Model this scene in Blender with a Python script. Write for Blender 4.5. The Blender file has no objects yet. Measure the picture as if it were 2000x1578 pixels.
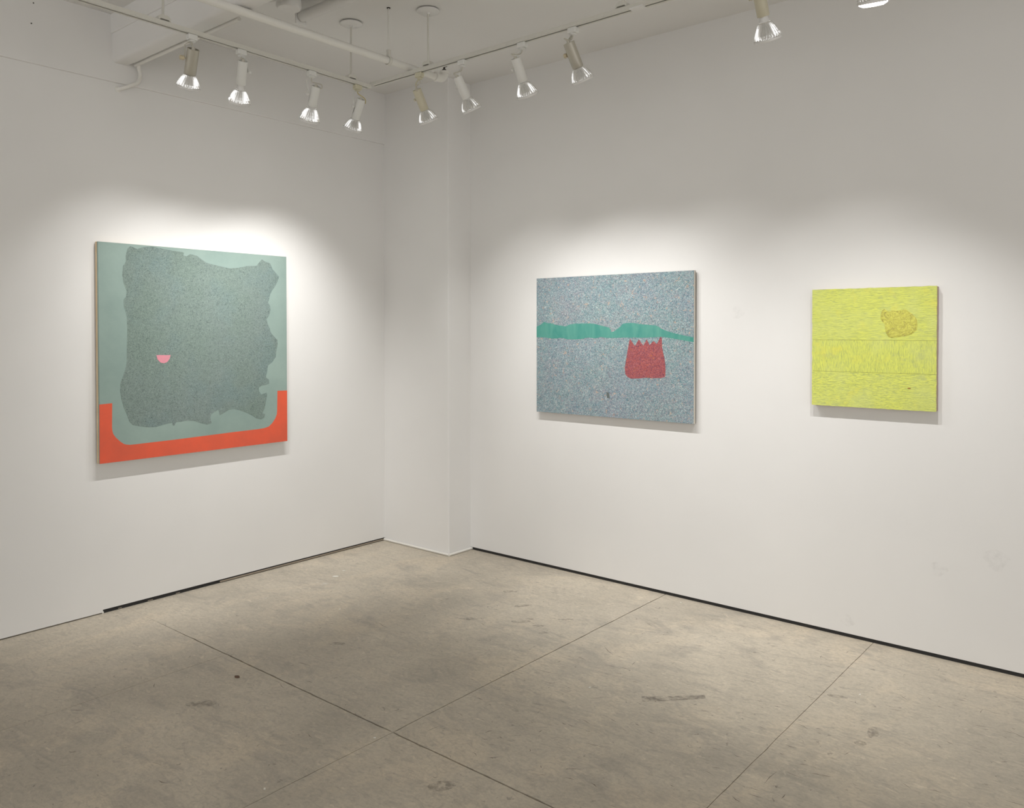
import bpy, bmesh, math, random
from mathutils import Vector, Matrix, Quaternion, noise
random.seed(7)
scene = bpy.context.scene
COL = scene.collection

# ---------------------------------------------------------------- camera
W_PX, F_PX, PP_Y = 2000.0, 1584.29, 671.13
cam_data = bpy.data.cameras.new('camera')
cam = bpy.data.objects.new('camera', cam_data)
COL.objects.link(cam)
cam_data.sensor_fit = 'HORIZONTAL'
cam_data.sensor_width = 36.0
cam_data.lens = F_PX / W_PX * 36.0
cam_data.shift_y = -(789.0 - PP_Y) / W_PX
cam_data.clip_start = 0.05
yaw, pitch, roll = math.radians(39.8063), math.radians(0.8983), math.radians(-0.0431)
fw = Vector((-math.sin(yaw) * math.cos(pitch), math.cos(yaw) * math.cos(pitch), -math.sin(pitch)))
rt = Vector((math.cos(yaw), math.sin(yaw), 0.0))
up = rt.cross(fw)
rt, up = math.cos(roll) * rt + math.sin(roll) * up, -math.sin(roll) * rt + math.cos(roll) * up
rot = Matrix((rt, up, -fw)).transposed()
cam.matrix_world = Matrix.Translation((4.6217, -4.2754, 1.57)) @ rot.to_4x4()
scene.camera = cam

# ---------------------------------------------------------------- light and exposure
world = bpy.data.worlds.new('world')
scene.world = world
world.use_nodes = True
bg = world.node_tree.nodes['Background']
bg.inputs[0].default_value = (1.0, 0.99, 0.98, 1.0)
bg.inputs[1].default_value = 1.2
SPOT_W = 34.0                      # power of each track lamp
SPOT_COL = (1.0, 0.99, 0.975)
vs = scene.view_settings
vs.view_transform = 'Standard'
vs.look = 'None'
vs.exposure = 0.27
vs.gamma = 1.0
vs.use_curve_mapping = False

# ---------------------------------------------------------------- node helpers
class Mat:
    """small wrapper that keeps node code short"""
    def __init__(self, name, color=(.8, .8, .8), rough=.6, metal=0.0, spec=.5):
        self.m = bpy.data.materials.new(name)
        self.m.use_nodes = True
        self.nt = self.m.node_tree
        self.b = self.nt.nodes['Principled BSDF']
        self.b.inputs['Base Color'].default_value = (*color, 1)
        self.b.inputs['Roughness'].default_value = rough
        self.b.inputs['Metallic'].default_value = metal
        self.b.inputs['Specular IOR Level'].default_value = spec
        self._tc = None
    def node(self, typ, **kw):
        n = self.nt.nodes.new(typ)
        for k, v in kw.items():
            if k in n.inputs.keys():
                if hasattr(v, 'is_output'):
                    self.nt.links.new(v, n.inputs[k])
                else:
                    n.inputs[k].default_value = v
            else:
                setattr(n, k, v)
        return n
    def link(self, a, b):
        self.nt.links.new(a, b)
    def coord(self, scale=(1, 1, 1), rotz=0.0):
        if self._tc is None:
            self._tc = self.node('ShaderNodeTexCoord').outputs['Object']
        mp = self.node('ShaderNodeMapping')
        self.link(self._tc, mp.inputs['Vector'])
        mp.inputs['Scale'].default_value = scale
        mp.inputs['Rotation'].default_value = (0, 0, rotz)
        return mp.outputs[0]
    def noise(self, scale, detail=3.0, rough=.55, vec=None, dist=0.0, out='Fac'):
        n = self.node('ShaderNodeTexNoise')
        n.inputs['Scale'].default_value = scale
        n.inputs['Detail'].default_value = detail
        n.inputs['Roughness'].default_value = rough
        n.inputs['Distortion'].default_value = dist
        self.link(vec if vec is not None else self.coord(), n.inputs['Vector'])
        return n.outputs[out]
    def ramp(self, fac, stops, interp='LINEAR'):
        r = self.node('ShaderNodeValToRGB')
        r.color_ramp.interpolation = interp
        el = r.color_ramp.elements
        while len(el) < len(stops):
            el.new(.5)
        for e, (p, c) in zip(el, stops):
            e.position = p
            e.color = (c, c, c, 1) if isinstance(c, (int, float)) else (*c, 1)
        self.link(fac, r.inputs[0])
        return r.outputs[0]
    def math(self, op, a, b=0.0):
        n = self.node('ShaderNodeMath', operation=op)
        for i, v in enumerate((a, b)):
            if hasattr(v, 'is_output'):
                self.link(v, n.inputs[i])
            else:
                n.inputs[i].default_value = v
        return n.outputs[0]
    def mix(self, fac, a, b, mode='MIX'):
        n = self.node('ShaderNodeMix', data_type='RGBA', blend_type=mode)
        for idx, v in ((0, fac), (6, a), (7, b)):
            if hasattr(v, 'is_output'):
                self.link(v, n.inputs[idx])
            elif idx == 0:
                n.inputs[0].default_value = v
            else:
                n.inputs[idx].default_value = (*v, 1)
        return n.outputs[2]
    def color(self, c):
        self.link(c, self.b.inputs['Base Color'])
        return self
    def bump(self, h, strength=.2, dist=.01):
        n = self.node('ShaderNodeBump')
        n.inputs['Strength'].default_value = strength
        n.inputs['Distance'].default_value = dist
        self.link(h, n.inputs['Height'])
        self.link(n.outputs[0], self.b.inputs['Normal'])
        return self
    def squiggle(self, scale, width, vec=None, dist=1.5):
        """thin wandering lines: the level set of a noise field"""
        n = self.noise(scale, 1.0, .5, vec, dist)
        a = self.math('ABSOLUTE', self.math('SUBTRACT', n, .5))
        return self.ramp(a, [(0.0, 1.0), (width, 0.0)])

def srgb(r, g, b):
    f = lambda c: (c / 255 / 12.92) if c / 255 <= .04045 else ((c / 255 + .055) / 1.055) ** 2.4
    return (f(r), f(g), f(b))

# ---------------------------------------------------------------- mesh helpers
def link(o, parent=None):
    COL.objects.link(o)
    if parent is not None:
        o.parent = parent
    return o

def tag(o, label=None, cat=None, group=None, kind=None):
    for k, v in (('label', label), ('category', cat), ('group', group), ('kind', kind)):
        if v:
            o[k] = v
    return o

def empty(name, loc, label=None, cat=None, group=None):
    o = bpy.data.objects.new(name, None)
    o.empty_display_size = .05
    o.location = loc
    return tag(link(o), label, cat, group)

def obj(name, bm, mat, parent=None, smooth=False, loc=None):
    bmesh.ops.recalc_face_normals(bm, faces=bm.faces[:])
    me = bpy.data.meshes.new(name)
    bm.to_mesh(me)
    bm.free()
    me.materials.append(mat.m if isinstance(mat, Mat) else mat)
    if smooth:
        me.shade_smooth()
        try:
            me.set_sharp_from_angle(angle=math.radians(38))
        except Exception:
            pass
    o = bpy.data.objects.new(name, me)
    if loc is not None:
        o.location = loc
    return link(o, parent)

def box(bm, x0, x1, y0, y1, z0, z1, bevel=0.0, seg=2):
    r = bmesh.ops.create_cube(bm, size=1.0)
    for v in r['verts']:
        v.co = Vector((x0 + (v.co.x + .5) * (x1 - x0), y0 + (v.co.y + .5) * (y1 - y0), z0 + (v.co.z + .5) * (z1 - z0)))
    if bevel:
        es = list({e for v in r['verts'] for e in v.link_edges})
        bmesh.ops.bevel(bm, geom=es, offset=bevel, segments=seg, affect='EDGES', profile=.5)
    return bm

def frame_of(d):
    d = d.normalized()
    a = Vector((0, 0, 1)) if abs(d.z) < .9 else Vector((1, 0, 0))
    u = d.cross(a).normalized()
    return u, u.cross(d).normalized()

def lathe(bm, prof, seg=32, origin=(0, 0, 0), axis=(0, 0, 1), radial=None, cap=True):
    """profile of (radius, height) pairs turned about an axis; radial(k, i) scales radius"""
    o, ax = Vector(origin), Vector(axis).normalized()
    u, v = frame_of(ax)
    rings = []
    for k, (r, h) in enumerate(prof):
        ring = []
        for i in range(seg):
            a = 2 * math.pi * i / seg
            rr = r * (radial(k, i) if radial else 1.0)
            ring.append(bm.verts.new(o + ax * h + (u * math.cos(a) + v * math.sin(a)) * rr))
        rings.append(ring)
    for a, b in zip(rings, rings[1:]):
        for i in range(seg):
            bm.faces.new((a[i], a[(i + 1) % seg], b[(i + 1) % seg], b[i]))
    if cap:
        bm.faces.new(rings[0])
        bm.faces.new(rings[-1])
    return bm

def smooth_path(pts, n=6):
    pts = [Vector(p) for p in pts]
    out = []
    for i in range(len(pts) - 1):
        p0 = pts[max(i - 1, 0)]; p1 = pts[i]; p2 = pts[i + 1]; p3 = pts[min(i + 2, len(pts) - 1)]
        for k in range(n):
            t = k / n
            out.append(.5 * ((2 * p1) + (p2 - p0) * t + (2 * p0 - 5 * p1 + 4 * p2 - p3) * t * t + (3 * p1 - p0 - 3 * p2 + p3) * t ** 3))
    out.append(pts[-1])
    return out

def tube(bm, pts, r, seg=10, smooth=0):
    pts = smooth_path(pts, smooth) if smooth else [Vector(p) for p in pts]
    t0 = (pts[1] - pts[0]).normalized()
    u, v = frame_of(t0)
    rings = []
    for i, p in enumerate(pts):
        t = (pts[min(i + 1, len(pts) - 1)] - pts[max(i - 1, 0)]).normalized()
        u = (u - t * u.dot(t)).normalized()
        v = t.cross(u)
        rings.append([bm.verts.new(p + (u * math.cos(2 * math.pi * k / seg) + v * math.sin(2 * math.pi * k / seg)) * r) for k in range(seg)])
    for a, b in zip(rings, rings[1:]):
        for k in range(seg):
            bm.faces.new((a[k], a[(k + 1) % seg], b[(k + 1) % seg], b[k]))
    bm.faces.new(rings[0]); bm.faces.new(rings[-1])
    return bm

def strap(bm, pts, wdir, width, thick):
    """flat metal strap swept along pts, its width along wdir"""
    pts = [Vector(p) for p in pts]
    wd = Vector(wdir).normalized()
    rings = []
    for i, p in enumerate(pts):
        t = (pts[min(i + 1, len(pts) - 1)] - pts[max(i - 1, 0)]).normalized()
        w = (wd - t * wd.dot(t)).normalized()
        n = t.cross(w)
        rings.append([bm.verts.new(p + w * sx * width / 2 + n * sy * thick / 2) for sx, sy in ((-1, -1), (1, -1), (1, 1), (-1, 1))])
    for a, b in zip(rings, rings[1:]):
        for k in range(4):
            bm.faces.new((a[k], a[(k + 1) % 4], b[(k + 1) % 4], b[k]))
    bm.faces.new(rings[0]); bm.faces.new(rings[-1])
    return bm

def prism(bm, poly, to3, d0, d1):
    """polygon extruded between two depths; to3(u, v, depth) places it"""
    a = [bm.verts.new(to3(u, v, d0)) for u, v in poly]
    b = [bm.verts.new(to3(u, v, d1)) for u, v in poly]
    bm.faces.new(a); bm.faces.new(b)
    n = len(poly)
    for i in range(n):
        bm.faces.new((a[i], a[(i + 1) % n], b[(i + 1) % n], b[i]))
    return bm

# ---------------------------------------------------------------- materials
def wall_mat(name, col):
    m = Mat(name, col, .75, spec=.25)
    n = m.noise(1.3, 3, .5)
    c = m.mix(m.ramp(n, [(.35, 0.0), (.7, 1.0)]), col, tuple(x * .965 for x in col))
    m.color(c)
    m.bump(m.noise(160, 2, .5), .05, .002)
    return m
M_wall = wall_mat('white_wall_paint', (.80, .79, .77))
M_ceil = wall_mat('white_ceiling_paint', (.80, .79, .77))
M_black = Mat('black_base_strip', (.012, .012, .013), .45)
M_channel = Mat('bare_metal_channel', srgb(150, 138, 122), .5)
M_bead = Mat('painted_bead', (.78, .76, .71), .45)
M_pipe = Mat('painted_pipe', (.76, .745, .70), .4)
M_track = Mat('track_enamel', (.66, .645, .585), .35)
M_slot = Mat('track_slot', (.11, .075, .055), .6)
M_white_enamel = Mat('lamp_white_enamel', (.74, .735, .70), .38)
M_cream_enamel = Mat('lamp_yellowed_enamel', (.58, .54, .41), .42)
M_nickel = Mat('lamp_satin_beige', (.47, .445, .375), .36, metal=.25)
M_nickel.bump(M_nickel.noise(60, 3, .6), .05, .002)
M_dark = Mat('dark_metal', (.03, .026, .022), .5)
M_brass = Mat('aged_brass_knob', (.60, .52, .36), .4, metal=.2)
M_cord = Mat('beige_cord', (.55, .52, .44), .5)
M_yellowed = Mat('yellowed_adapter', (.62, .585, .44), .45)
M_tape = Mat('yellow_tape', (.55, .46, .22), .55)
M_reflector = Mat('ribbed_silvered_glass', (.86, .86, .85), .12, metal=.8)
M_ring = Mat('lens_ring_glass', (.72, .71, .69), .15)
M_lens = Mat('lit_lens', (.9, .9, .9), .3)
M_lens.b.inputs['Emission Color'].default_value = (1.0, .97, .92, 1)
M_lens.b.inputs['Emission Strength'].default_value = 9.0
M_canopy = Mat('canopy_white', (.78, .77, .75), .35)
M_wood = Mat('bare_stretcher_wood', srgb(190, 168, 132), .6)
g = M_wood.noise(14, 4, .6, M_wood.coord((6, 6, .8)))
M_wood.color(M_wood.mix(M_wood.ramp(g, [(.3, 0.0), (.7, 1.0)]), srgb(200, 176, 138), srgb(226, 206, 172)))
M_canvas_edge = Mat('canvas_edge_white', srgb(222, 216, 204), .7)
M_pink_wood = Mat('panel_edge_wood', srgb(172, 148, 136), .65)

BLOB = [(0.179, 1.207), (0.216, 1.194), (0.259, 1.209), (0.303, 1.215), (0.361, 1.207), (0.421, 1.2), (0.482, 1.197), (0.496, 1.193), (0.49, 1.176), (0.513, 1.174), (0.534, 1.188), (0.576, 1.181), (0.607, 1.161), (0.639, 1.143), (0.694, 1.133), (0.749, 1.124), (0.794, 1.118), (0.851, 1.125), (0.921, 1.141), (0.981, 1.145), (0.995, 1.16), (1.021, 1.189), (1.042, 1.178), (1.082, 1.168), (1.103, 1.128), (1.133, 1.101), (1.149, 1.084), (1.139, 1.055), (1.12, 1.021), (1.094, 0.988), (1.082, 0.966), (1.075, 0.939), (1.065, 0.912), (1.081, 0.891), (1.084, 0.864), (1.074, 0.832), (1.055, 0.805), (1.061, 0.778), (1.076, 0.746), (1.085, 0.719), (1.115, 0.687), (1.134, 0.67), (1.136, 0.638), (1.125, 0.594), (1.12, 0.557), (1.094, 0.525), (1.063, 0.505), (1.056, 0.467), (1.046, 0.43), (1.068, 0.413), (1.07, 0.386), (1.043, 0.38), (1.012, 0.375), (0.994, 0.364), (0.996, 0.342), (1.012, 0.32), (1.03, 0.324), (1.052, 0.33), (1.054, 0.312), (1.044, 0.264), (1.035, 0.227), (1.018, 0.197), (1.038, 0.192), (1.034, 0.169), (1.009, 0.16), (0.973, 0.171), (0.944, 0.192), (0.908, 0.211), (0.862, 0.23), (0.816, 0.242), (0.787, 0.241), (0.759, 0.228), (0.719, 0.209), (0.716, 0.231), (0.709, 0.244), (0.687, 0.234), (0.664, 0.22), (0.657, 0.201), (0.664, 0.165), (0.636, 0.16), (0.593, 0.173), (0.551, 0.19), (0.509, 0.196), (0.468, 0.192), (0.439, 0.192), (0.427, 0.171), (0.417, 0.177), (0.415, 0.192), (0.367, 0.185), (0.317, 0.175), (0.269, 0.178), (0.221, 0.188), (0.183, 0.199), (0.165, 0.219), (0.152, 0.257), (0.134, 0.301), (0.121, 0.348), (0.114, 0.395), (0.117, 0.441), (0.132, 0.477), (0.146, 0.523), (0.153, 0.56), (0.154, 0.644), (0.158, 0.737), (0.155, 0.811), (0.148, 0.839), (0.139, 0.867), (0.138, 0.904), (0.152, 0.922), (0.155, 0.955), (0.139, 0.996), (0.131, 1.042), (0.136, 1.093), (0.152, 1.117), (0.152, 1.154), (0.162, 1.192)]
PINK = [(0.322, 0.59), (0.408, 0.588), (0.402, 0.567), (0.387, 0.548), (0.367, 0.541), (0.347, 0.546), (0.33, 0.564)]
ORANGE = [(0.001, 0.326), (0.07, 0.329), (0.068, 0.195), (0.07, 0.175), (0.074, 0.158), (0.088, 0.137), (0.113, 0.111), (0.131, 0.097), (0.145, 0.091), (0.167, 0.087), (0.2, 0.087), (0.422, 0.089), (0.823, 0.097), (0.987, 0.099), (1.032, 0.101), (1.067, 0.109), (1.093, 0.129), (1.116, 0.158), (1.128, 0.184), (1.13, 0.212), (1.133, 0.337), (1.21, 0.335), (1.207, 0.0), (0.0, 0.0)]
BAND = [(0.0, 0.565), (0.038, 0.58), (0.063, 0.597), (0.087, 0.589), (0.131, 0.586), (0.155, 0.577), (0.202, 0.572), (0.24, 0.566), (0.263, 0.577), (0.305, 0.583), (0.36, 0.584), (0.414, 0.585), (0.459, 0.582), (0.494, 0.575), (0.537, 0.565), (0.572, 0.558), (0.582, 0.545), (0.585, 0.53), (0.602, 0.532), (0.623, 0.543), (0.648, 0.56), (0.672, 0.581), (0.699, 0.585), (0.74, 0.586), (0.781, 0.579), (0.829, 0.575), (0.892, 0.57), (0.916, 0.563), (0.939, 0.549), (0.977, 0.535), (1.023, 0.523), (1.083, 0.511), (1.146, 0.499), (1.146, 0.472), (1.098, 0.479), (1.046, 0.487), (0.985, 0.496), (0.939, 0.501), (0.892, 0.499), (0.829, 0.496), (0.756, 0.496), (0.682, 0.496), (0.623, 0.494), (0.554, 0.493), (0.528, 0.496), (0.507, 0.499), (0.485, 0.493), (0.458, 0.49), (0.423, 0.496), (0.396, 0.492), (0.36, 0.485), (0.305, 0.482), (0.249, 0.483), (0.221, 0.49), (0.202, 0.492), (0.164, 0.487), (0.116, 0.488), (0.067, 0.494), (-0.0, 0.496)]
CROWN = [(0.723, 0.488), (0.743, 0.462), (0.757, 0.445), (0.77, 0.466), (0.784, 0.487), (0.798, 0.469), (0.815, 0.448), (0.827, 0.467), (0.838, 0.487), (0.848, 0.47), (0.858, 0.451), (0.871, 0.466), (0.884, 0.477), (0.896, 0.468), (0.906, 0.458), (0.919, 0.48), (0.929, 0.499), (0.936, 0.501), (0.941, 0.487), (0.941, 0.446), (0.95, 0.405), (0.959, 0.37), (0.965, 0.329), (0.965, 0.288), (0.961, 0.264), (0.938, 0.258), (0.891, 0.255), (0.836, 0.256), (0.779, 0.249), (0.73, 0.246), (0.706, 0.255), (0.689, 0.273), (0.685, 0.308), (0.691, 0.344), (0.699, 0.38), (0.704, 0.416), (0.713, 0.451), (0.716, 0.473)]
SMUDGE = [(0.551, 0.156), (0.57, 0.154), (0.577, 0.117), (0.555, 0.121)]
YPATCH = [(0.35, 0.493), (0.361, 0.485), (0.373, 0.478), (0.388, 0.486), (0.411, 0.482), (0.435, 0.487), (0.451, 0.488), (0.463, 0.478), (0.479, 0.466), (0.491, 0.453), (0.5, 0.438), (0.503, 0.415), (0.502, 0.39), (0.491, 0.378), (0.48, 0.368), (0.455, 0.359), (0.429, 0.354), (0.403, 0.351), (0.384, 0.348), (0.371, 0.353), (0.36, 0.37), (0.355, 0.391), (0.353, 0.416), (0.34, 0.432), (0.333, 0.444), (0.336, 0.467), (0.34, 0.483)]

# ================================================================ THE ROOM
ZC = 3.327            # ceiling height
COL_D, COL_W = 0.2246, 0.6719   # corner pier: depth from the right wall, width along it
XM, YM = 10.0, -10.0    # how far the room goes on past the camera

# --- floor: slabs parted by saw-cut joints over a dark bed
M_bed = Mat('joint_bed', (.10, .085, .066), .9)
def fl(r, g, b_):
    k = 1.27
    return srgb(min(250, r * k), min(250, g * k * 1.012), min(250, b_ * k * 1.075))
M_conc = Mat('worn_concrete', (.3, .27, .22), .5, spec=.35)
if True:
    m = M_conc
    big = m.noise(.9, 5, .62, m.coord((1, 1, 1)), .6)
    c = m.mix(m.ramp(big, [(.33, 0.0), (.68, 1.0)]), fl(139, 131, 113), fl(164, 154, 132))
    tanpatch = m.noise(2.3, 4, .6, m.coord((1, .55, 1), .35), 1.2)
    c = m.mix(m.math('MULTIPLY', m.ramp(tanpatch, [(.52, 0.0), (.66, 1.0)]), .40), c, fl(176, 162, 135))
    grey = m.noise(3.4, 5, .65, m.coord((.6, 1.4, 1), -.25), 1.6)
    c = m.mix(m.math('MULTIPLY', m.ramp(grey, [(.53, 0.0), (.7, 1.0)]), .55), c, fl(122, 116, 103))
    trowel = m.noise(9, 6, .7, m.coord((1, 4.5, 1), .12), 2.2)
    c = m.mix(m.math('MULTIPLY', m.ramp(trowel, [(.55, 0.0), (.72, 1.0)]), .5), c, fl(118, 110, 95))
    pale = m.noise(6.5, 5, .7, m.coord((1, 2.2, 1), .5), 2.0)
    c = m.mix(m.math('MULTIPLY', m.ramp(pale, [(.60, 0.0), (.70, 1.0)]), .45), c, fl(186, 174, 148))
    fine = m.noise(70, 4, .7)
    c = m.mix(m.math('MULTIPLY', m.ramp(fine, [(.35, 1.0), (.6, 0.0)]), .22), c, fl(104, 97, 84))
    mott = m.noise(17, 6, .72, m.coord((1, 1.8, 1), .25), 1.5)
    c = m.mix(m.math('MULTIPLY', m.ramp(mott, [(.50, 0.0), (.64, 1.0)]), .38), c, fl(120, 113, 99))
    c = m.mix(m.math('MULTIPLY', m.ramp(mott, [(.34, 1.0), (.45, 0.0)]), .28), c, fl(172, 160, 136))
    speck = m.noise(38, 2, .5, None, .8)
    c = m.mix(m.math('MULTIPLY', m.ramp(speck, [(.70, 0.0), (.74, 1.0)]), .55), c, fl(96, 88, 76))
    m.color(c)
    m.link(m.ramp(big, [(.3, .62), (.7, .48)]), m.b.inputs['Roughness'])
    m.bump(m.math('ADD', m.noise(55, 5, .65), m.math('MULTIPLY', trowel, .6)), .12, .004)
bm = box(bmesh.new(), -.05, XM, YM, .05, -.06, -.014)
floor = tag(obj('floor', bm, M_bed), 'worn grey tan concrete floor cut into slabs', kind='structure')

JY = -2.155                                  # joint running along x
XB, XC, XD = 2.245, 3.42, 1.05               # joints running along y
def edge_pts(p, q, gap, side, rough):
    """points from p to q set back from a joint, the edge chipped unevenly"""
    p, q = Vector((*p, 0)), Vector((*q, 0))
    L = (q - p).length
    n = max(2, int(L / .022)) if rough > 0 else 2
    t = (q - p) / L
    nrm = Vector((-t.y, t.x, 0))             # to the inside of a counter-clockwise slab
    out = []
    for i in range(n):
        a = p + (q - p) * (i / n)
        # wander is shared by both sides of a joint, the chips are not
        wob = .0022 * noise.noise(Vector((a.x * 7, a.y * 7, 3.1)))
        chip = max(0.0, noise.noise(Vector((a.x * 23 + side * 9, a.y * 23, 1.7)))) * rough
        sgn = 1 if abs(t.x) > abs(t.y) else 1
        wobv = Vector((0, 1, 0)) * wob if abs(t.x) > abs(t.y) else Vector((1, 0, 0)) * wob
        out.append(a + nrm * (gap / 2 + chip) * (1.0 if a.x > .9 or abs(t.x) < .5 else max(.12, (a.x - .25) / .65)) + wobv * (1 if rough > 0 else 0))
    return out
def slab(x0, x1, y0, y1, gb, gr, gt, gl):
    """gb.. = (gap, roughness) of bottom (y0), right (x1), top (y1), left (x0) edges"""
    pts = []
    pts += edge_pts((x0, y0), (x1, y0), gb[0], 1, gb[1])
    pts += edge_pts((x1, y0), (x1, y1), gr[0], 2, gr[1])
    pts += edge_pts((x1, y1), (x0, y1), gt[0], 3, gt[1])
    pts += edge_pts((x0, y1), (x0, y0), gl[0], 4, gl[1])
    bm = bmesh.new()
    prism(bm, [(p.x, p.y) for p in pts], lambda u, v, d: Vector((u, v, d)), -.014, 0.0)
    return obj('slab', bm, M_conc, floor)
N = (0.0, 0.0)
A_, B1, B2, C_, D_ = (.0062, .0055), (.0044, .0048), (.0026, .0022), (.0024, .0014), (.0020, .0012)
slab(-.05, XB, JY, .05, A_, B1, N, N)
slab(XB, XC, JY, .05, A_, C_, N, B1)
slab(XC, XM, JY, .05, A_, N, N, C_)
slab(-.05, XD, YM, JY, N, D_, A_, N)
slab(XD, XB, YM, JY, N, B2, A_, D_)
slab(XB, XC, YM, JY, N, C_, A_, B2)
slab(XC, XM, YM, JY, N, N, A_, C_)
# joint C is packed with grey filler almost to the top
M_fill = Mat('joint_filler_grey', srgb(112, 100, 84), .9)
obj('joint_filler', box(bmesh.new(), XC - .0035, XC + .0035, YM, -.10, -.012, -.0012), M_fill, floor)
obj('joint_filler', box(bmesh.new(), XD - .0025, XD + .0025, YM, JY - .01, -.012, -.0016), M_fill, floor)

# stains and scratches with shapes of their own
def soft_mat(name, col, amount, scale):
    m = Mat(name, col, .6)
    a = m.ramp(m.noise(scale, 4, .6), [(.38, 0.0), (.6, 1.0)])
    m.link(m.math('MULTIPLY', a, amount), m.b.inputs['Alpha'])
    return m
M_stain = soft_mat('dark_floor_stain', fl(108, 100, 89), .34, 45)
M_tape_mark = soft_mat('tape_ghost', fl(112, 104, 92), .5, 26)
M_scratch = Mat('scuff_dark', fl(92, 82, 70), .6)
M_scratch.b.inputs['Alpha'].default_value = .72
def blot(cx, cy, rx, ry, rot, seed, z=.0006):
    pts = []
    for i in range(22):
        a = 2 * math.pi * i / 22
        k = 1 + .35 * noise.noise(Vector((math.cos(a) * 1.4, math.sin(a) * 1.4, seed * 3.7)))
        x, y = rx * k * math.cos(a), ry * k * math.sin(a)
        pts.append((cx + x * math.cos(rot) - y * math.sin(rot), cy + x * math.sin(rot) + y * math.cos(rot)))
    bm = bmesh.new()
    bm.faces.new([bm.verts.new((x, y, z)) for x, y in pts])
    return obj('stain', bm, M_stain, floor)
for i, (x, y, rx, ry, r) in enumerate([(1.714, -.697, .05, .02, .9), (1.869, -.897, .055, .022, .8), (1.879, -.838, .022, .012, .7), (1.981, -.883, .03, .013, .6),
        (2.063, -.949, .03, .012, .8), (2.03, -.723, .045, .013, .7), (1.352, -1.727, .04, .018, .8), (1.444, -2.508, .06, .035, .8), (3.481, -.724, .04, .015, .3),
        (3.69, -.954, .02, .05, .2), (3.678, -1.077, .022, .02, .3), (1.62, -1.05, .05, .02, .6), (1.5, -.55, .045, .02, .7), (2.66, -2.3, .045, .03, .9)]):
    blot(x, y, rx, ry, r, i + 1)
bm = bmesh.new()
bm.faces.new([bm.verts.new((x, y, .0007)) for x, y in ((2.833, -1.262), (2.905, -1.205), (2.97, -1.14), (3.035, -1.075), (3.056, -1.108), (2.99, -1.176), (2.93, -1.242), (2.862, -1.303))])
obj('tape_mark', bm, M_tape_mark, floor)
bm = bmesh.new()
for i in range(330):
    u = random.random()
    x = random.uniform(2.3, 4.6); y = random.uniform(-2.1, -.12)
    if random.random() < .18:
        x = random.uniform(.6, 2.3); y = random.uniform(-3.2, -.4)
    a = random.gauss(.05, .35) if random.random() < .75 else random.uniform(0, 3.1)
    L = random.uniform(.015, .06) * (2.2 if random.random() < .12 else 1)
    w = random.uniform(.0014, .0034)
    d = Vector((math.cos(a), math.sin(a), 0)); n = Vector((-d.y, d.x, 0))
    bend = n * random.uniform(-.006, .006)
    p = Vector((x, y, .0005))
    vs_ = [p - d * L / 2, p + bend - n * w / 2, p + d * L / 2, p + bend + n * w / 2]
    bm.faces.new([bm.verts.new(v) for v in vs_])
tag(obj('scuff_marks', bm, M_scratch, floor), kind='stuff')

# --- right wall, corner pier, left wall
bm = box(bmesh.new(), COL_W - .05, XM, 0.0, .12, .019, ZC + .3)
wr = tag(obj('wall_right', bm, M_wall), 'white right gallery wall', kind='structure')
bm = box(bmesh.new(), -.02, COL_W, -COL_D, .12, .004, ZC + .3, .006, 3)
tag(obj('wall_column', bm, M_wall), 'white boxed pier filling the corner', kind='structure')
bm = bmesh.new()
box(bm, -.12, 0.0, -2.285, .1, .021, ZC + .3)
wl = tag(obj('wall_left', bm, M_wall), 'white left gallery wall', kind='structure')
obj('plaster_panel', box(bmesh.new(), -.12, 0.0, YM, -2.285, .006, ZC + .3), M_wall, wl)
obj('fascia', box(bmesh.new(), -.05, .017, YM, -COL_D + .002, 2.958, ZC + .1, .004, 2), M_ceil, wl)
for (y, z) in ((-2.626, 3.16), (-2.615, 3.268)):
    obj('nail_hole', lathe(bmesh.new(), [(.004, -.002), (.0035, .0012)], 8, (.017, y, z), (1, 0, 0)), M_dark, wl)

M_scuff = Mat('wall_scuff', (.42, .41, .40), .8)
M_scuff.link(M_scuff.math('MULTIPLY', M_scuff.ramp(M_scuff.noise(34, 4, .7), [(.42, 0.0), (.70, 1.0)]), .085), M_scuff.b.inputs['Alpha'])
for k, (x, z, r_) in enumerate(((3.953, .512, .05), (3.713, .427, .035), (2.692, 1.672, .035), (3.295, .085, .03))):
    bm = bmesh.new()
    bm.faces.new([bm.verts.new((x + r_ * (1 + .3 * math.sin(3 * a + k)) * math.cos(a), -.0006, z + r_ * math.sin(a))) for a in [2 * math.pi * i / 20 for i in range(20)]])
    obj('scuff', bm, M_scuff, wr)

# --- shadow-gap strips at the foot of the walls
tag(obj('baseboard_right', box(bmesh.new(), COL_W + .004, XM, .004, .05, 0, .030), M_black), 'black strip under the right wall', kind='structure')
bl = tag(obj('baseboard_left', box(bmesh.new(), -.05, -.004, -2.284, -COL_D - .004, 0, .030), M_black), 'black strip under the left wall', kind='structure')
obj('metal_channel', box(bmesh.new(), -.02, .0015, -1.575, -COL_D - .012, .004, .0125, .001, 1), M_channel, bl)
obj('gap_backing', box(bmesh.new(), -.12, -.03, YM, -2.29, .0002, .0060), M_channel, bl)
obj('strip_end', box(bmesh.new(), -.012, .0015, -2.289, -2.281, .001, .010), M_bead, bl)
for y0, y1 in ((-2.03, -2.0), (-1.86, -1.835), (-2.2, -2.18)):
    obj('paint_fleck', box(bmesh.new(), -.0045, -.003, y0, y1, .003, .007), M_channel, bl)

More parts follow.
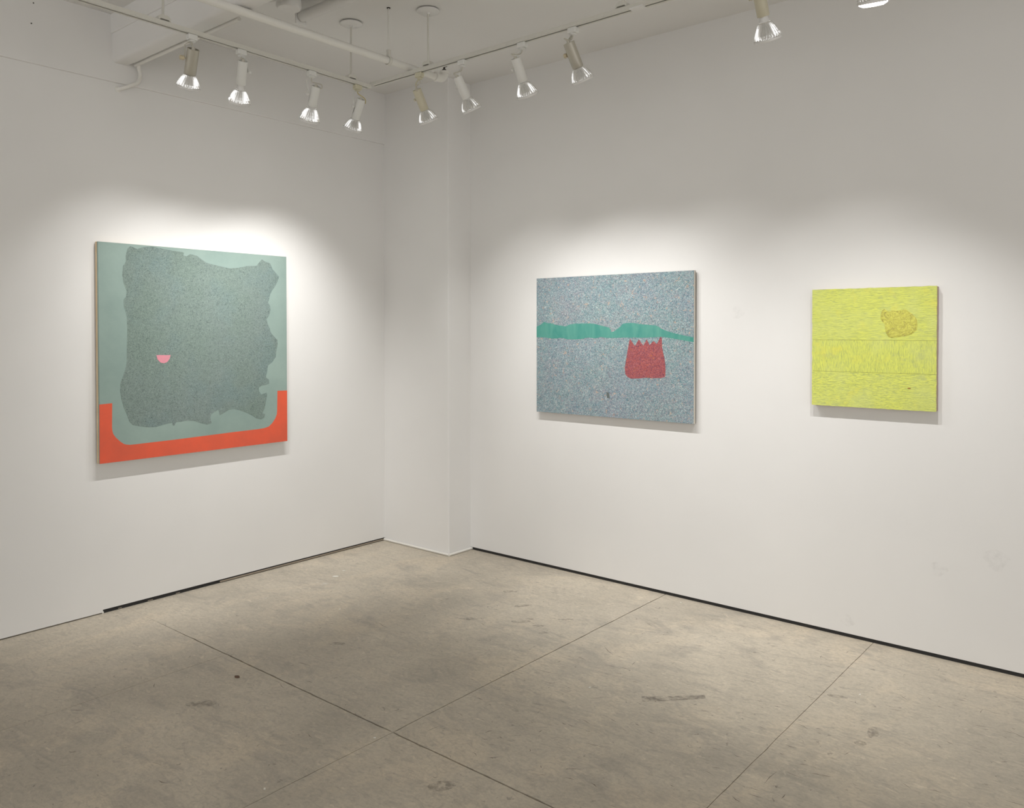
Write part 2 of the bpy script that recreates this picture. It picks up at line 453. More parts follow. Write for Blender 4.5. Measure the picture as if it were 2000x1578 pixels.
# --- white bead round the foot of the pier
bm = bmesh.new()
r = .0085
tube(bm, [(.004, -COL_D - r, r), (COL_W + r, -COL_D - r, r)], r, 12)
t1 = tag(obj('trim_1', bm, M_bead, smooth=True), 'white bead along the foot of the corner pier', kind='structure')
bm = bmesh.new()
tube(bm, [(COL_W + r, -COL_D - r, r), (COL_W + r, .004, r)], r, 12)
tag(obj('trim_2', bm, M_bead, smooth=True), 'white bead along the short side of the corner pier', kind='structure')

# --- ceiling with its cross beam
ceiling = tag(obj('ceiling', box(bmesh.new(), -.12, XM, YM, .12, ZC, ZC + .12), M_ceil), 'white painted ceiling', kind='structure')
bm = box(bmesh.new(), -.05, XM, -2.215, -2.118, 3.064, ZC + .02)
es = [e for e in bm.edges if abs((e.verts[0].co - e.verts[1].co).x) > 1 and all(v.co.z < 3.1 for v in e.verts)]
bmesh.ops.bevel(bm, geom=es, offset=.022, segments=4, affect='EDGES', profile=.5)
obj('beam', bm, M_ceil, ceiling, smooth=True)
obj('beam_ledge', box(bmesh.new(), -.05, XM, -2.222, -2.20, 3.222, ZC + .02, .003, 1), M_ceil, ceiling)

# ================================================================ PAINTINGS
def painting_frame(kind, origin):
    """local axes of a canvas: u along the wall, v up, d out of the wall"""
    if kind == 'left':
        return lambda u, v, d: Vector((d, u, v))
    return lambda u, v, d: Vector((u, -d, v))

# --- materials of the three pictures
def squig_coord(m, s=1.0):
    return m.coord((s, s, s))
M_sage = Mat('sage_ground', (.32, .41, .36), .7)
n = M_sage.noise(3.0, 4, .6)
c = M_sage.mix(M_sage.ramp(n, [(.35, 0.0), (.7, 1.0)]), srgb(132, 152, 145), srgb(145, 164, 156))
M_sage.color(M_sage.mix(M_sage.math('MULTIPLY', M_sage.noise(90, 2), .12), c, srgb(108, 128, 121)))
M_blob = Mat('scribbled_sage', (.3, .36, .32), .75)
m = M_blob
c = m.mix(m.ramp(m.noise(2.2, 3, .6), [(.35, 0.0), (.65, 1.0)]), srgb(114, 131, 123), srgb(120, 134, 131))
c = m.mix(m.math('MULTIPLY', m.ramp(m.noise(4.2, 3, .6), [(.5, 0.0), (.68, 1.0)]), .5), c, srgb(107, 130, 131))
c = m.mix(m.math('MULTIPLY', m.squiggle(66, .06, None, 2.5), .85), c, srgb(66, 82, 78))
c = m.mix(m.math('MULTIPLY', m.squiggle(78, .05, m.coord((1, 1, 1), .7), 2.0), .65), c, srgb(146, 163, 152))
c = m.mix(m.math('MULTIPLY', m.ramp(m.noise(60, 2, .6), [(.62, 0.0), (.7, 1.0)]), .4), c, srgb(74, 85, 83))
m.color(c)
M_orange = Mat('vermilion_paint', srgb(222, 92, 62), .6)
m = M_orange
c = m.mix(m.ramp(m.noise(7, 4, .6), [(.35, 0.0), (.7, 1.0)]), srgb(222, 90, 60), srgb(206, 88, 62))
m.color(c)
M_pink = Mat('pink_paint', srgb(232, 152, 168), .7)
M_pink.color(M_pink.mix(M_pink.ramp(M_pink.noise(60, 3, .6), [(.4, 0.0), (.65, 1.0)]), srgb(214, 138, 150), srgb(200, 140, 150)))

M_speckle = Mat('fine_multicolour_scribble', (.3, .36, .36), .75)
m = M_speckle
c = m.mix(m.ramp(m.noise(2.6, 3, .6), [(.36, 0.0), (.66, 1.0)]), srgb(116, 154, 154), srgb(122, 148, 158))
c = m.mix(m.math('MULTIPLY', m.ramp(m.noise(3.8, 3, .6, m.coord((1, 1, 1), .4)), [(.5, 0.0), (.68, 1.0)]), .45), c, srgb(150, 143, 146))
c = m.mix(m.math('MULTIPLY', m.squiggle(66, .06, None, 2.5), .72), c, srgb(188, 132, 146))
c = m.mix(m.math('MULTIPLY', m.squiggle(70, .055, m.coord((1, 1, 1), .8), 2.5), .95), c, srgb(44, 104, 126))
c = m.mix(m.math('MULTIPLY', m.squiggle(62, .05, m.coord((1, 1, 1), 1.7), 2.5), .9), c, srgb(212, 222, 218))
c = m.mix(m.math('MULTIPLY', m.squiggle(74, .045, m.coord((1, 1, 1), 2.6), 2.0), .8), c, srgb(50, 72, 80))
c = m.mix(m.math('MULTIPLY', m.ramp(m.noise(45, 2, .6), [(.64, 0.0), (.70, 1.0)]), .5), c, srgb(206, 166, 136))
m.color(c)
M_teal = Mat('teal_band_paint', (.1, .37, .3), .6)
m = M_teal
c = m.mix(m.ramp(m.noise(7, 4, .65, m.coord((2.2, 1, .7)), .8), [(.32, 0.0), (.7, 1.0)]), srgb(60, 138, 127), srgb(92, 156, 142))
m.color(c)
M_red = Mat('red_scribble', (.3, .1, .1), .7)
m = M_red
c = m.mix(m.math('MULTIPLY', m.squiggle(64, .07, None, 2.5), .9), srgb(136, 68, 74), srgb(200, 94, 70))
c = m.mix(m.math('MULTIPLY', m.squiggle(70, .065, m.coord((1, 1, 1), .9), 2.5), .9), c, srgb(58, 38, 76))
c = m.mix(m.math('MULTIPLY', m.squiggle(66, .045, m.coord((1, 1, 1), 2.1), 2.5), .7), c, srgb(214, 136, 136))
c = m.mix(m.math('MULTIPLY', m.ramp(m.noise(45, 2, .6), [(.65, 0.0), (.72, 1.0)]), .5), c, srgb(200, 120, 58))
m.color(c)
M_smudge = Mat('grey_smudge', srgb(96, 104, 102), .7)

def yellow_mat(name, stretch, wave_scale):
    m = Mat(name, (.7, .72, .16), .55)
    v = m.coord(stretch)
    st = m.noise(26, 5, .68, v, .9)
    c = m.mix(m.ramp(st, [(.36, 0.0), (.56, 1.0)]), srgb(178, 188, 104), srgb(221, 227, 106))
    c = m.mix(m.math('MULTIPLY', m.ramp(m.noise(6, 4, .6), [(.45, 0.0), (.7, 1.0)]), .5), c, srgb(206, 214, 136))
    c = m.mix(m.math('MULTIPLY', m.ramp(m.noise(11, 4, .65, m.coord((1, 1, 2))), [(.58, 0.0), (.72, 1.0)]), .5), c, srgb(176, 184, 128))
    c = m.mix(m.math('MULTIPLY', m.ramp(m.noise(9, 3, .6, m.coord((1, 1, 1), .5)), [(.55, 0.0), (.7, 1.0)]), .55), c, srgb(228, 222, 90))
    m.color(c)
    m.bump(st, .55, .006)
    return m
M_yel_h = yellow_mat('yellow_ridges_across', (1.0, 1, 11), 1)
M_yel_v = yellow_mat('yellow_ridges_upright', (10, 1, 1.2), 1)
M_yel_b = yellow_mat('yellow_ridges_low', (1.6, 1, 7), 1)
M_ypatch = Mat('ochre_crust', (.5, .45, .1), .6)
m = M_ypatch
st = m.noise(34, 5, .7, None, 1.4)
c = m.mix(m.ramp(st, [(.35, 0.0), (.62, 1.0)]), srgb(190, 184, 84), srgb(216, 214, 98))
c = m.mix(m.math('MULTIPLY', m.squiggle(20, .03, None, 1.8), .6), c, srgb(132, 116, 70))
m.color(c); m.bump(st, .9, .008)
M_knot = Mat('brown_knot', srgb(150, 108, 50), .6)

# --- picture 1: sage field, scribbled shape, vermilion tray
def add_layer(name, parent, poly, to3, d0, d1, mat, label=None):
    o = obj(name, prism(bmesh.new(), poly, to3, d0, d1), mat, parent)
    if label:
        o['label'] = label
    return o
def rect(u0, u1, v0, v1):
    return [(u0, v0), (u1, v0), (u1, v1), (u0, v1)]

T1, W1, H1 = .043, 1.207, 1.219
to1 = painting_frame('left', None)
p1 = empty('painting', (0.0, -2.314, .842), 'large square sage green painting with vermilion tray shape, on the left wall', 'painting')
bm = bmesh.new()
prism(bm, rect(0, W1, 0, H1), to1, .010, .032)
obj('stretcher', bm, M_wood, p1)
prism(bm := bmesh.new(), rect(.02, W1 - .02, .02, H1 - .02), to1, .0005, .012)
obj('back_batten', bm, M_channel, p1)
bm = prism(bmesh.new(), rect(0, W1, 0, H1), to1, .0315, T1 - .0008)
bmesh.ops.bevel(bm, geom=[e for e in bm.edges if all(v.co.x > .04 for v in e.verts)], offset=.0015, segments=2, affect='EDGES')
obj('canvas', bm, M_sage, p1)
add_layer('painted_shape', p1, [(max(.004, u), min(H1 - .004, v)) for u, v in BLOB], to1, T1 - .001, T1 - .0002, M_blob, 'ragged grey green scribbled shape')
add_layer('painted_tray', p1, [(min(W1, max(0, u)), max(0, v)) for u, v in ORANGE], to1, T1 - .001, T1 - .0002, M_orange, 'vermilion U shape along the lower edge')
add_layer('painted_half_disc', p1, PINK, to1, T1 - .0005, T1 + .0004, M_pink, 'small pink half disc')

# --- picture 2: speckled ground, teal band, red crown
T2, W2, H2 = .036, 1.1435, .8818
to2 = painting_frame('right', None)
p2 = empty('painting', (1.301, 0.0, 1.0347), 'speckled blue grey painting with teal ridge and red crown shape, on the right wall', 'painting')
obj('wall_cleat', prism(bmesh.new(), rect(.05, W2 - .05, .05, H2 - .05), to2, .0005, .0135), M_wood, p2)
obj('stretcher', prism(bmesh.new(), rect(0, W2, 0, H2), to2, .013, .0195), M_channel, p2)
obj('canvas_edge', prism(bmesh.new(), rect(-.0004, W2 + .0004, -.0004, H2 + .0004), to2, .0195, .0325), M_canvas_edge, p2)
bm = prism(bmesh.new(), rect(0, W2, 0, H2), to2, .0325, T2 - .0008)
obj('canvas', bm, M_speckle, p2)
s2 = lambda P: [(min(W2, max(0.0, u * W2 / 1.147)), v * H2 / .885) for u, v in P]
add_layer('painted_ridge', p2, s2(BAND), to2, T2 - .001, T2 - .0003, M_teal, 'teal ridge across the middle')
add_layer('painted_crown', p2, s2(CROWN), to2, T2 - .001, T2 - .0001, M_red, 'red five pointed crown shape')
add_layer('painted_smudge', p2, s2(SMUDGE), to2, T2 - .001, T2 - .0002, M_smudge, 'small grey smudge')

# --- picture 3: yellow ridged panel
T3, W3, H3 = .043, .585, .597
p3 = empty('painting', (3.123, 0.0, 1.185), 'small square yellow ridged painting with ochre crusted patch, on the right wall', 'painting')
obj('panel', prism(bmesh.new(), rect(.002, W3 - .001, .002, H3 - .002), to2, .0005, .034), M_pink_wood, p3)
def wobbly(v0, v1, low, high):
    pts = []
    n = 60
    for i in range(n + 1):
        u = W3 * i / n
        pts.append((u, v0 + (.0022 * noise.noise(Vector((u * 30, 1.3, low))) if low else 0)))
    for i in range(1, 20):
        v = v0 + (v1 - v0) * i / 20
        pts.append((W3 + .0016 * noise.noise(Vector((v * 40, 7.7, 2))), v))
    for i in range(n, -1, -1):
        u = W3 * i / n
        pts.append((u, v1 + (.0022 * noise.noise(Vector((u * 30, 4.1, high))) if high else 0)))
    for i in range(19, 0, -1):
        v = v0 + (v1 - v0) * i / 20
        pts.append((.0016 * noise.noise(Vector((v * 40, 9.7, 5))), v))
    return pts
add_layer('paint_band', p3, wobbly(.338, H3, 0, 3), to2, .033, T3, M_yel_h, 'yellow paint ridged crosswise')
add_layer('paint_band', p3, wobbly(.177, .337, 0, 0), to2, .033, T3 - .0003, M_yel_v, 'yellow paint ridged upright')
add_layer('paint_band', p3, wobbly(0, .176, 6, 0), to2, .033, T3 - .0002, M_yel_b, 'yellow paint ridged crosswise, greener')
cu = sum(u for u, v in YPATCH) / len(YPATCH); cv = sum(v for u, v in YPATCH) / len(YPATCH)
bm = bmesh.new()
rings = []
for k, s in enumerate((1.0, .97, .8, .6, .4, .2)):
    ring = []
    for (u, v) in YPATCH:
        uu, vv = cu + (u - cu) * s, cv + (v - cv) * s
        d = T3 - .0008 if k == 0 else T3 + .0012 + .0014 * noise.noise(Vector((uu * 60, vv * 60, 2.2)))
        ring.append(bm.verts.new(to2(uu, vv, d)))
    rings.append(ring)
for a, b in zip(rings, rings[1:]):
    n_ = len(a)
    for i in range(n_):
        bm.faces.new((a[i], a[(i + 1) % n_], b[(i + 1) % n_], b[i]))
bm.faces.new(rings[-1])
o = obj('paint_crust', bm, M_ypatch, p3, smooth=True); o['label'] = 'crinkled ochre patch'
bm = lathe(bmesh.new(), [(.0085, 0), (.006, .0012)], 14, (0, 0, 0), (0, -1, 0))
for v in bm.verts:
    v.co.x = v.co.x * 1.0; v.co.z *= .42
    v.co += Vector((.467, -T3 + .0005, .106))
obj('paint_knot', bm, M_knot, p3)

# ================================================================ LIGHT TRACKS
def rail_mesh(L):
    """C-shaped rail along +x, slot facing down; origin at the slot"""
    hw, h, s, t = .0175, .020, .0056, .003
    prof = [(-hw, 0), (-s, 0), (-s, t), (-hw + t, t), (-hw + t, h - t), (hw - t, h - t), (hw - t, t), (s, t), (s, 0), (hw, 0), (hw, h), (-hw, h)]
    bm = bmesh.new()
    prism(bm, prof, lambda u, v, d: Vector((d, u, v)), 0, L)
    return bm
def make_track(p0, p1, label, hangers, ends, joints, slotcol):
    p0, p1 = Vector(p0), Vector(p1)
    d = p1 - p0
    L = d.length
    root = empty('light_track', p0, label, 'light track')
    root.rotation_mode = 'QUATERNION'
    q = Vector((1, 0, 0)).rotation_difference(d.normalized())
    # stay upright: yaw then a slight fall
    yaw_ = math.atan2(d.y, d.x); pit = -math.atan2(d.z, math.hypot(d.x, d.y))
    root.rotation_quaternion = Quaternion((0, 0, 1), yaw_) @ Quaternion((0, 1, 0), pit)
    obj('rail', rail_mesh(L), M_track, root)
    obj('conductor_slot', box(bmesh.new(), .012, L - .012, -.0125, .0125, .0090, .0165), M_slot, root)
    for e in ends:
        bm = box(bmesh.new(), e - .012, e + .002, -.0182, .0182, -.0006, .0206, .0012, 1)
        obj('end_cap', bm, M_track, root)
    for j in joints:
        bm = box(bmesh.new(), j - .035, j + .035, -.0185, .0185, -.0012, .0050, .001, 1)
        obj('joint_cover', bm, M_canopy, root)
    for hpos in hangers:
        # clip block over the rail, rod to the ceiling, round canopy
        top = ZC - (p0.z + d.z * hpos / L)
        bm = bmesh.new()
        prof = [(-.030, .021), (-.022, .021), (-.022, .0275), (.022, .0275), (.022, .021), (.030, .021), (.030, .034), (.017, .046), (-.017, .046), (-.030, .034)]
        prism(bm, prof, lambda u, v, w: Vector((hpos + u, w, v)), -.019, .019)
        bmesh.ops.bevel(bm, geom=bm.edges[:], offset=.0008, segments=1, affect='EDGES')
        hg = obj('hanger_clip', bm, M_track, root)
        bm = tube(bmesh.new(), [(hpos, 0, .044), (hpos, 0, top - .004)], .0055, 12)
        rod = obj('hanger_rod', bm, M_track, root, smooth=True)
        bm = lathe(bmesh.new(), [(.056, top - .004), (.062, top - .007), (.062, top - .012), (.058, top - .015), (.012, top - .019), (.009, top - .026)], 40, (hpos, 0, 0))
        obj('canopy', bm, M_canopy, root, smooth=True)
    return root
TX, TY = .945, -1.14
trackA = make_track((TX, -1.17, 2.981), (TX, -4.6, 3.006), 'cream light track hung along the left wall, holding four lamps in view', [.125, 1.228, 2.9], [.002, 3.43], [], None)
trackB = make_track((.958, TY, 2.997), (5.4, TY, 2.997), 'cream light track hung along the right wall with a jointed run', [.455, 1.70, 3.2], [.002, 4.44], [1.778], None)

# ================================================================ TRACK LAMPS
def make_lamp(A, phi, zp, L, off, hfrac, wdir, sdir, side, kind, neck, label, group, slit=False, loop=0, tilt=29.8, hr=.0245, on=True, watts=None, dome=.0):
    """A: foot of the adapter on the rail; phi/tilt aim; zp pivot height; L head length"""
    A = Vector(A); wdir = Vector(wdir); sdir = Vector(sdir)
    th, ph = math.radians(tilt), math.radians(phi)
    d = (math.sin(th) * (math.cos(ph) * wdir + math.sin(ph) * sdir) - Vector((0, 0, math.cos(th)))).normalized()
    piv = Vector((A.x, A.y, zp)) + sdir * off
    root = empty('track_lamp', A, label, 'spotlight', group)
    loc = lambda v: v - A
    hmat = {'white': M_white_enamel, 'cream': M_cream_enamel, 'nickel': M_nickel}[kind]
    amat = M_yellowed if kind == 'cream' or loop == 4 else M_white_enamel
    h = d.cross(Vector((0, 0, 1))).normalized()
    if h.dot(sdir) * side < 0:
        h = -h
    top = piv - d * .05
    # adapter: block in the rail with a round foot
    bm = bmesh.new()
    l, w = (.0235, .0150)
    dx, dy = (l, w) if abs(sdir.x) > .5 else (w, l)
    box(bm, -dx, dx, -dy, dy, -.027, -.0004, .0025, 1)
    ad = obj('adapter', bm, amat, root)
    obj('adapter_foot', lathe(bmesh.new(), [(.0125, -.0265), (.0165, -.031), (.0165, -.034), (.010, -.037)], 20, (0, 0, 0)), amat, ad, smooth=True)
    foot = A + Vector((0, 0, -.037))
    # bracket
    kp = piv + h * (hr + .005)
    mid = foot + h * (hr + .004) * .55 + Vector((0, 0, -.004))
    bm = bmesh.new()
    strap(bm, [loc(foot + Vector((0, 0, .004))), loc(foot + h * .004), loc(mid), loc(foot + h * (hr + .005) + Vector((0, 0, -.016))), loc(kp - d * .004 * 0)], h.cross(Vector((0, 0, 1))), .011, .0022)
    br = obj('bracket', bm, hmat, root)
    # knob
    kr, kl = (.0115, .018) if kind == 'nickel' else (.0085, .010)
    bm = lathe(bmesh.new(), [(.004, -.003), (.004, .003), (kr * .9, .004), (kr, .006), (kr * .82, .006 + kl * .4), (kr, .006 + kl * .85), (kr * .7, .006 + kl)], 18, loc(kp), h)
    obj('knob', bm, M_brass if kind == 'nickel' else hmat, root, smooth=True)
    # housing tube, open at the back
    hl = L * hfrac
    bm = lathe(bmesh.new(), [(hr - .003, .028), (hr - .003, .0005), (hr - .0008, 0), (hr, .001), (hr, .050), (hr, .088), (hr, hl - .002), (hr - .0015, hl), (.002, hl)], 32, loc(top), d, cap=False)
    if slit:
        cut = []
        for f_ in bm.faces:
            c_ = f_.calc_center_median() - loc(top)
            ax_ = c_.dot(d); rd_ = c_ - d * ax_
            if .052 < ax_ < .086 and rd_.length > hr * .95 and rd_.normalized().dot(h) > .96:
                cut.append(((rd_.normalized()).dot(h), f_))
        if cut:
            bmesh.ops.delete(bm, geom=[max(cut, key=lambda q: q[0])[1]], context='FACES')
    hs = obj('housing', bm, hmat, root, smooth=True)
    obj('socket_back', lathe(bmesh.new(), [(hr - .0035, .020 if kind == 'nickel' else .006), (hr - .0035, .026 if kind == 'nickel' else .014)], 24, loc(top), d), hmat, hs)
    obj('cord_boss', lathe(bmesh.new(), [(.009, .010), (.009, -.004), (.006, -.009)], 12, loc(top), d), M_cord, hs, smooth=True)
    # cord
    back = -(d - Vector((0, 0, d.z))).normalized()
    c0, c3 = foot, top + d * -.006
    if loop == 1:
        path = [c0, c0 - Vector((0, 0, .008)), (c0 + c3) / 2 + h * .004, c3]
    elif loop == 2:
        path = [c0, c0 - Vector((0, 0, .02)) - h * .002, c3 - d * .01 - h * .004, c3 + back * .022 - h * .02, c3 + back * .030 + d * .022 - h * .022, c3 + d * .016 - h * .010]
    elif loop == 3:
        path = [c0, c0 - Vector((0, 0, .012)) + h * .006, c0 - Vector((0, 0, .016)) + h * .022, c3 - d * .018 + h * .018, c3 - d * .004 + h * .004, c3]
    else:
        path = [c0, c0 - Vector((0, 0, .012)) - h * .006, c3 - d * .006 - h * .012, c3 + d * .006 - h * .030, c3 + d * .026 - h * .036]
    obj('cord', tube(bmesh.new(), [loc(q) for q in path], .0028, 8, smooth=5), M_tape if loop == 4 else M_cord, root, smooth=True)
    # bulb: neck, ribbed silvered bowl, lens ring, lens
    base = top + d * hl
    br_ = .0545
    bl_ = L - hl - neck
    bowl = base + d * neck
    RIB, SUB = 26, 4
    seg = RIB * SUB
    def rad(k, i):
        amp = (0, .06, .085, .08, .07, .05, 0)[k]
        ph_ = (i % SUB) / SUB
        return 1.0 + amp * (1.0 if ph_ == 0 else (-.2 if ph_ in (.25, .75) else -1.0))
    bm = bmesh.new()
    prof = [(.0225, 0), (.0265, bl_ * .06), (.034, bl_ * .28), (.0415, bl_ * .52), (.0480, bl_ * .74), (.0525, bl_ * .93), (.0530, bl_)]
    lathe(bm, prof, seg, loc(bowl), d, rad, cap=False)
    bulb = obj('bulb', bm, M_reflector, root)
    if neck > .001:
        obj('bulb_neck', lathe(bmesh.new(), [(.017, -.004), (.017, neck * .5), (.0225, neck)], 24, loc(base), d, cap=False), M_ring, bulb, smooth=True)
    face = bowl + d * bl_
    obj('lens_ring', lathe(bmesh.new(), [(.0525, -.001), (.0560, .002), (.0562, .007), (.0535, .0105), (.0505, .0100), (.0505, .004)], 48, loc(face), d, cap=False), M_ring, bulb, smooth=True)
    obj('lens', lathe(bmesh.new(), [(.0508, .0052), (.0490, .0056 + dome * .6), (.034, .0078 + dome), (.016, .0088 + dome), (.004, .009 + dome)], 40, loc(face), d), M_lens if on else M_ring, bulb, smooth=True)
    # the light itself
    ld = bpy.data.lights.new('lamp_light', 'SPOT')
    ld.energy = SPOT_W if watts is None else watts
    ld.color = SPOT_COL
    ld.spot_size = math.radians(81)
    ld.spot_blend = 1.0
    ld.shadow_soft_size = .005
    lo = bpy.data.objects.new('lamp_light', ld)
    link(lo, root)
    lo.rotation_mode = 'QUATERNION'
    lo.rotation_quaternion = Vector((0, 0, -1)).rotation_difference(d)
    lo.location = loc(face + d * (.014 + dome))
    return root
LW, LS = (-1, 0, 0), (0, 1, 0)
RW, RS = (0, 1, 0), (1, 0, 0)
ZA = lambda y: 2.981 + (-1.17 - y) * .00729
GA, GB = 'spotlights on the track by the left wall', 'spotlights on the track by the right wall'
make_lamp((TX, -2.255, ZA(-2.255)), 12.8, 2.871, .178, -.001, .68, LW, LS, -1, 'nickel', 0.0, 'beige metal spotlight with brass knob, on the track along the left wall', GA, loop=1, hr=.028, watts=SPOT_W * .85)
make_lamp((TX, -1.992, ZA(-1.992)), 20.1, 2.882, .205, .005, .58, LW, LS, 1, 'white', .024, 'white spotlight with exposed bulb neck, on the track along the left wall', GA, slit=True, loop=1, watts=SPOT_W * 1.06)
make_lamp((TX, -1.565, ZA(-1.565)), 13.3, 2.857, .185, .017, .60, LW, LS, -1, 'white', .008, 'white spotlight with looped cord and long bracket, between the necked and the taped lamp', GA, slit=True, loop=2, watts=SPOT_W * 1.06)
make_lamp((TX, -1.248, ZA(-1.248)), 5.0, 2.855, .173, .008, .68, LW, LS, -1, 'white', 0.0, 'white spotlight with yellow taped cord, at the end of the left wall track', GA, slit=True, loop=4, watts=SPOT_W * 1.06)
make_lamp((1.345, TY, 2.997), 2.0, 2.855, .172, .004, .68, RW, RS, -1, 'cream', 0.0, 'yellowed spotlight with a looped cord, nearest the corner on the right wall track', GB, loop=2)
make_lamp((1.669, TY, 2.997), 14.4, 2.862, .176, -.006, .67, RW, RS, -1, 'white', 0.0, 'smooth white spotlight hanging next to the yellowed lamp near the corner pier', GB, loop=3)
make_lamp((2.076, TY, 2.997), .7, 2.875, .181, -.021, .65, RW, RS, -1, 'white', .004, 'white spotlight with rounded back, next to the beige lamp on the right wall track', GB, loop=3)
make_lamp((2.384, TY, 2.997), 11.9, 2.879, .177, -.002, .68, RW, RS, -1, 'nickel', 0.0, 'beige metal spotlight with brass knob, on the track along the right wall', GB, loop=3, hr=.027, watts=SPOT_W * .8)
make_lamp((3.296, TY, 2.997), 2.0, 2.905, .215, 0.0, .60, RW, RS, -1, 'cream', .022, 'yellowed spotlight with exposed bulb neck, hanging between the beige and the glowing lamp', GB, loop=1, tilt=27, watts=SPOT_W * 1.0)
make_lamp((3.722, TY, 2.997), -10.0, 2.928, .192, 0.0, .66, RW, RS, -1, 'nickel', 0.0, 'dark metal spotlight with glowing lens rim above the yellow painting', GB, loop=1, tilt=19, hr=.027, dome=.013, watts=SPOT_W * 1.5)

# ================================================================ PIPES AND FIXTURES ON THE CEILING
PX, PZ, PR = 1.266, 3.040, .0195
sp = empty('sprinkler_pipe', (PX, -.87, PZ), 'white painted sprinkler pipe running under the ceiling beam to an elbow', 'pipe')
S = lambda x, y, z: Vector((x - PX, y + .87, z - PZ))
obj('pipe', tube(bmesh.new(), [S(PX, -5.2, PZ), S(PX, -.925, PZ)], PR, 20), M_pipe, sp, smooth=True)
bm = tube(bmesh.new(), [S(PX, -.935, PZ), S(PX, -.905, PZ), S(PX, -.882, PZ + .006), S(PX, -.869, PZ + .020), S(PX, -.866, PZ + .042)], .0235, 20, smooth=4)
el = obj('elbow', bm, M_pipe, sp, smooth=True)
obj('elbow_collar', lathe(bmesh.new(), [(.0235, 0), (.0275, .002), (.0275, .016), (.0235, .018)], 24, S(PX, -.945, PZ), (0, 1, 0)), M_pipe, el, smooth=True)
obj('elbow_collar', lathe(bmesh.new(), [(.0235, 0), (.0275, .002), (.0275, .014), (.0235, .016)], 24, S(PX, -.866, PZ + .032), (0, 0, 1)), M_pipe, el, smooth=True)
hd = obj('sprinkler_head', lathe(bmesh.new(), [(.012, .046), (.012, .058), (.006, .062), (.006, .074), (.018, .077), (.018, .080)], 16, S(PX, -.866, PZ)), M_dark, sp, smooth=True)
obj('hanger_rod', tube(bmesh.new(), [S(PX, -1.295, PZ + .03), S(PX, -1.295, ZC)], .0042, 10), M_pipe, sp, smooth=True)
bm = bmesh.new()
ringp = [S(PX + (PR + .003) * math.sin(a), -1.295, PZ + (PR + .003) * -math.cos(a)) for a in [2 * math.pi * i / 24 for i in range(25)]]
strap(bm, ringp, (0, 1, 0), .020, .002)
box(bm, -.010, .010, -.425 - .010, -.425 + .010, PR, PR + .040, .002, 1)
obj('hanger_ring', bm, M_track, sp)
obj('rod_anchor', lathe(bmesh.new(), [(.010, ZC - PZ - .004), (.010, ZC - PZ)], 14, S(PX, -1.295, PZ)), M_dark, sp)

cd = empty('conduit', (.045, -2.15, 2.935), 'thin white conduit bending down off the beam onto the left wall', 'conduit')
Q = lambda x, y, z: Vector((x - .045, y + 2.15, z - 2.935))
bm = tube(bmesh.new(), [Q(1.1, -2.098, 3.072), Q(.12, -2.098, 3.072), Q(.075, -2.095, 3.070), Q(.052, -2.085, 3.055), Q(.048, -2.075, 3.03), Q(.047, -2.078, 3.00), Q(.046, -2.09, 2.975), Q(.042, -2.125, 2.952), Q(.02, -2.165, 2.930), Q(-.01, -2.19, 2.922)], .0105, 12, smooth=4)
obj('tube', bm, M_pipe, cd, smooth=True)
obj('wall_flange', lathe(bmesh.new(), [(.017, 0), (.017, .004), (.011, .006)], 18, Q(.0, -2.18, 2.926), (1, 0, 0)), M_pipe, cd, smooth=True)

# fluorescent batten on the ceiling, its end towards the left wall
fx = empty('fluorescent_batten', (.95, -1.64, ZC), 'white fluorescent batten fixed across the ceiling, end socket showing', 'ceiling light')
Fq = lambda x0, x1, y0, y1, z0, z1, b=.003: box(bmesh.new(), x0, x1, y0, y1, z0 - ZC, z1 - ZC, b, 2)
obj('housing', Fq(0, 1.25, -.036, .036, ZC - .062, ZC, .010), M_canopy, fx, smooth=True)
obj('cover', lathe(bmesh.new(), [(.012, .0), (.028, .002), (.030, .006), (.030, 1.24), (.026, 1.245)], 28, (.012, 0, -.075), (1, 0, 0)), M_canopy, fx, smooth=True)
ep = obj('end_plate', Fq(-.004, .010, -.034, .034, ZC - .118, ZC - .02, .006), M_canopy, fx, smooth=True)
for (y, z, r_) in ((-.012, -.078, .009), (.010, -.088, .007), (.012, -.066, .005)):
    obj('socket_hole', lathe(bmesh.new(), [(r_, -.006), (r_ * .8, -.0035)], 10, (0, y, z), (1, 0, 0)), M_dark, ep)

# junction box with its bracket, between the beam and the batten
jb = empty('junction_box', (1.075, -1.80, ZC), 'round white junction box on a metal bracket beside the fluorescent batten', 'junction box')
obj('can', lathe(bmesh.new(), [(.050, 0), (.050, -.060), (.062, -.066), (.064, -.100), (.056, -.112), (.040, -.116)], 28, (0, 0, 0)), M_canopy, jb, smooth=True)
bk = obj('bracket', box(bmesh.new(), .03, .085, -.072, -.066, -.098, 0, .001, 1), M_track, jb)
for z in (-.085, -.03):
    obj('screw', lathe(bmesh.new(), [(.004, 0), (.003, .002)], 10, (.075, -.072, z), (0, -1, 0)), M_dark, bk)
obj('conduit_stub', tube(bmesh.new(), [(-.055, 0, -.05), (-.16, -.01, -.03), (-.30, -.02, -.014)], .011, 12), M_canopy, jb, smooth=True)

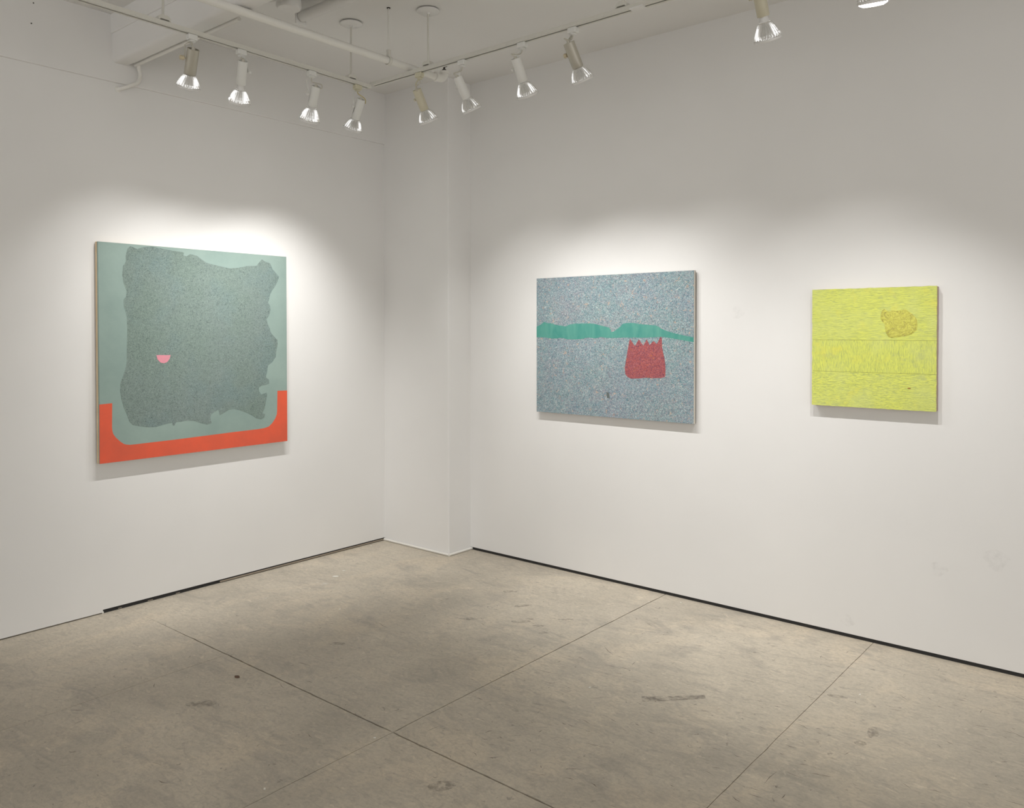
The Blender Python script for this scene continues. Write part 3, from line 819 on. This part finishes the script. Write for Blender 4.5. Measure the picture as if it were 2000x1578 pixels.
# ================================================================ BITS ON THE FLOOR
M_chip = Mat('white_paint_chip', (.82, .80, .74), .6)
M_crumb = Mat('brown_crumb', srgb(98, 76, 62), .8)
def flake(x, y, l, w, rot, seed, mat, name, label, cat, group=None, t=.002):
    pts = []
    n_ = 7
    for i in range(n_):
        a = 2 * math.pi * i / n_
        k = .75 + .45 * noise.noise(Vector((math.cos(a), math.sin(a), seed * 2.3))) + .2
        px, py = l * k * math.cos(a), w * k * math.sin(a)
        pts.append((px * math.cos(rot) - py * math.sin(rot), px * math.sin(rot) + py * math.cos(rot)))
    bm = prism(bmesh.new(), pts, lambda u, v, d: Vector((u, v, d)), 0, t)
    for v in bm.verts:
        if v.co.z > t * .5:
            v.co.z += t * .5 * noise.noise(v.co * 90)
    o = obj(name, bm, mat, None, loc=(x, y, .0004))
    return tag(o, label, cat, group)
G = 'white paint chips scattered on the concrete floor'
flake(.449, -1.03, .021, .009, .7, 1, M_chip, 'paint_chip', 'largest white paint chip, on the floor below the large sage painting', 'paint chip', G)
flake(.389, -.921, .012, .006, .6, 2, M_chip, 'paint_chip', 'small white paint chip beside the largest chip near the corner', 'paint chip', G)
CH = [(2.386, -.071, .006, 'tiny white paint chip close to the black strip below the speckled painting'),
      (2.614, -1.333, .006, 'tiny white paint chip just short of the grey tape mark'),
      (3.55, -.647, .006, 'tiny white paint chip on the slab below the yellow painting'),
      (2.204, -2.701, .006, 'tiny white paint chip beside the fine joint past the slab crossing'),
      (2.225, -2.23, .006, 'tiny white paint chip right at the crossing of the slab joints'),
      (.479, -1.56, .006, 'tiny white paint chip on the slab below the sage painting'),
      (.96, -1.4, .007, 'slender white paint chip alone in the middle of the corner slab'),
      (.05, -.40, .008, 'white paint chip at the metal channel close to the corner pier'),
      (2.24, -.18, .005, 'tiny white paint chip at the joint where it meets the right wall'),
      (1.9, -.35, .005, 'tiny white paint chip between the dark floor spots and the right wall')]
for i, (x, y, l, lab) in enumerate(CH):
    flake(x, y, l, l * .6, i * .9, i + 5, M_chip, 'paint_chip', lab, 'paint chip', G)
flake(1.324, -2.267, .012, .008, .4, 31, M_crumb, 'debris_crumb', 'small brown crumb of debris on the concrete floor', 'debris', t=.006)
bm = bmesh.new()
for i in range(7):
    x, y = .486 + random.uniform(-.05, .05), -1.177 + random.uniform(-.025, .025)
    a = .75 + random.uniform(-.15, .15); L_ = random.uniform(.02, .05)
    d_ = Vector((math.cos(a), math.sin(a), 0)); n_ = Vector((-d_.y, d_.x, 0)) * .0018
    p_ = Vector((x, y, .0007))
    bm.faces.new([bm.verts.new(q) for q in (p_ - d_ * L_ / 2, p_ - n_, p_ + d_ * L_ / 2, p_ + n_)])
obj('paint_streak', bm, M_chip, floor)
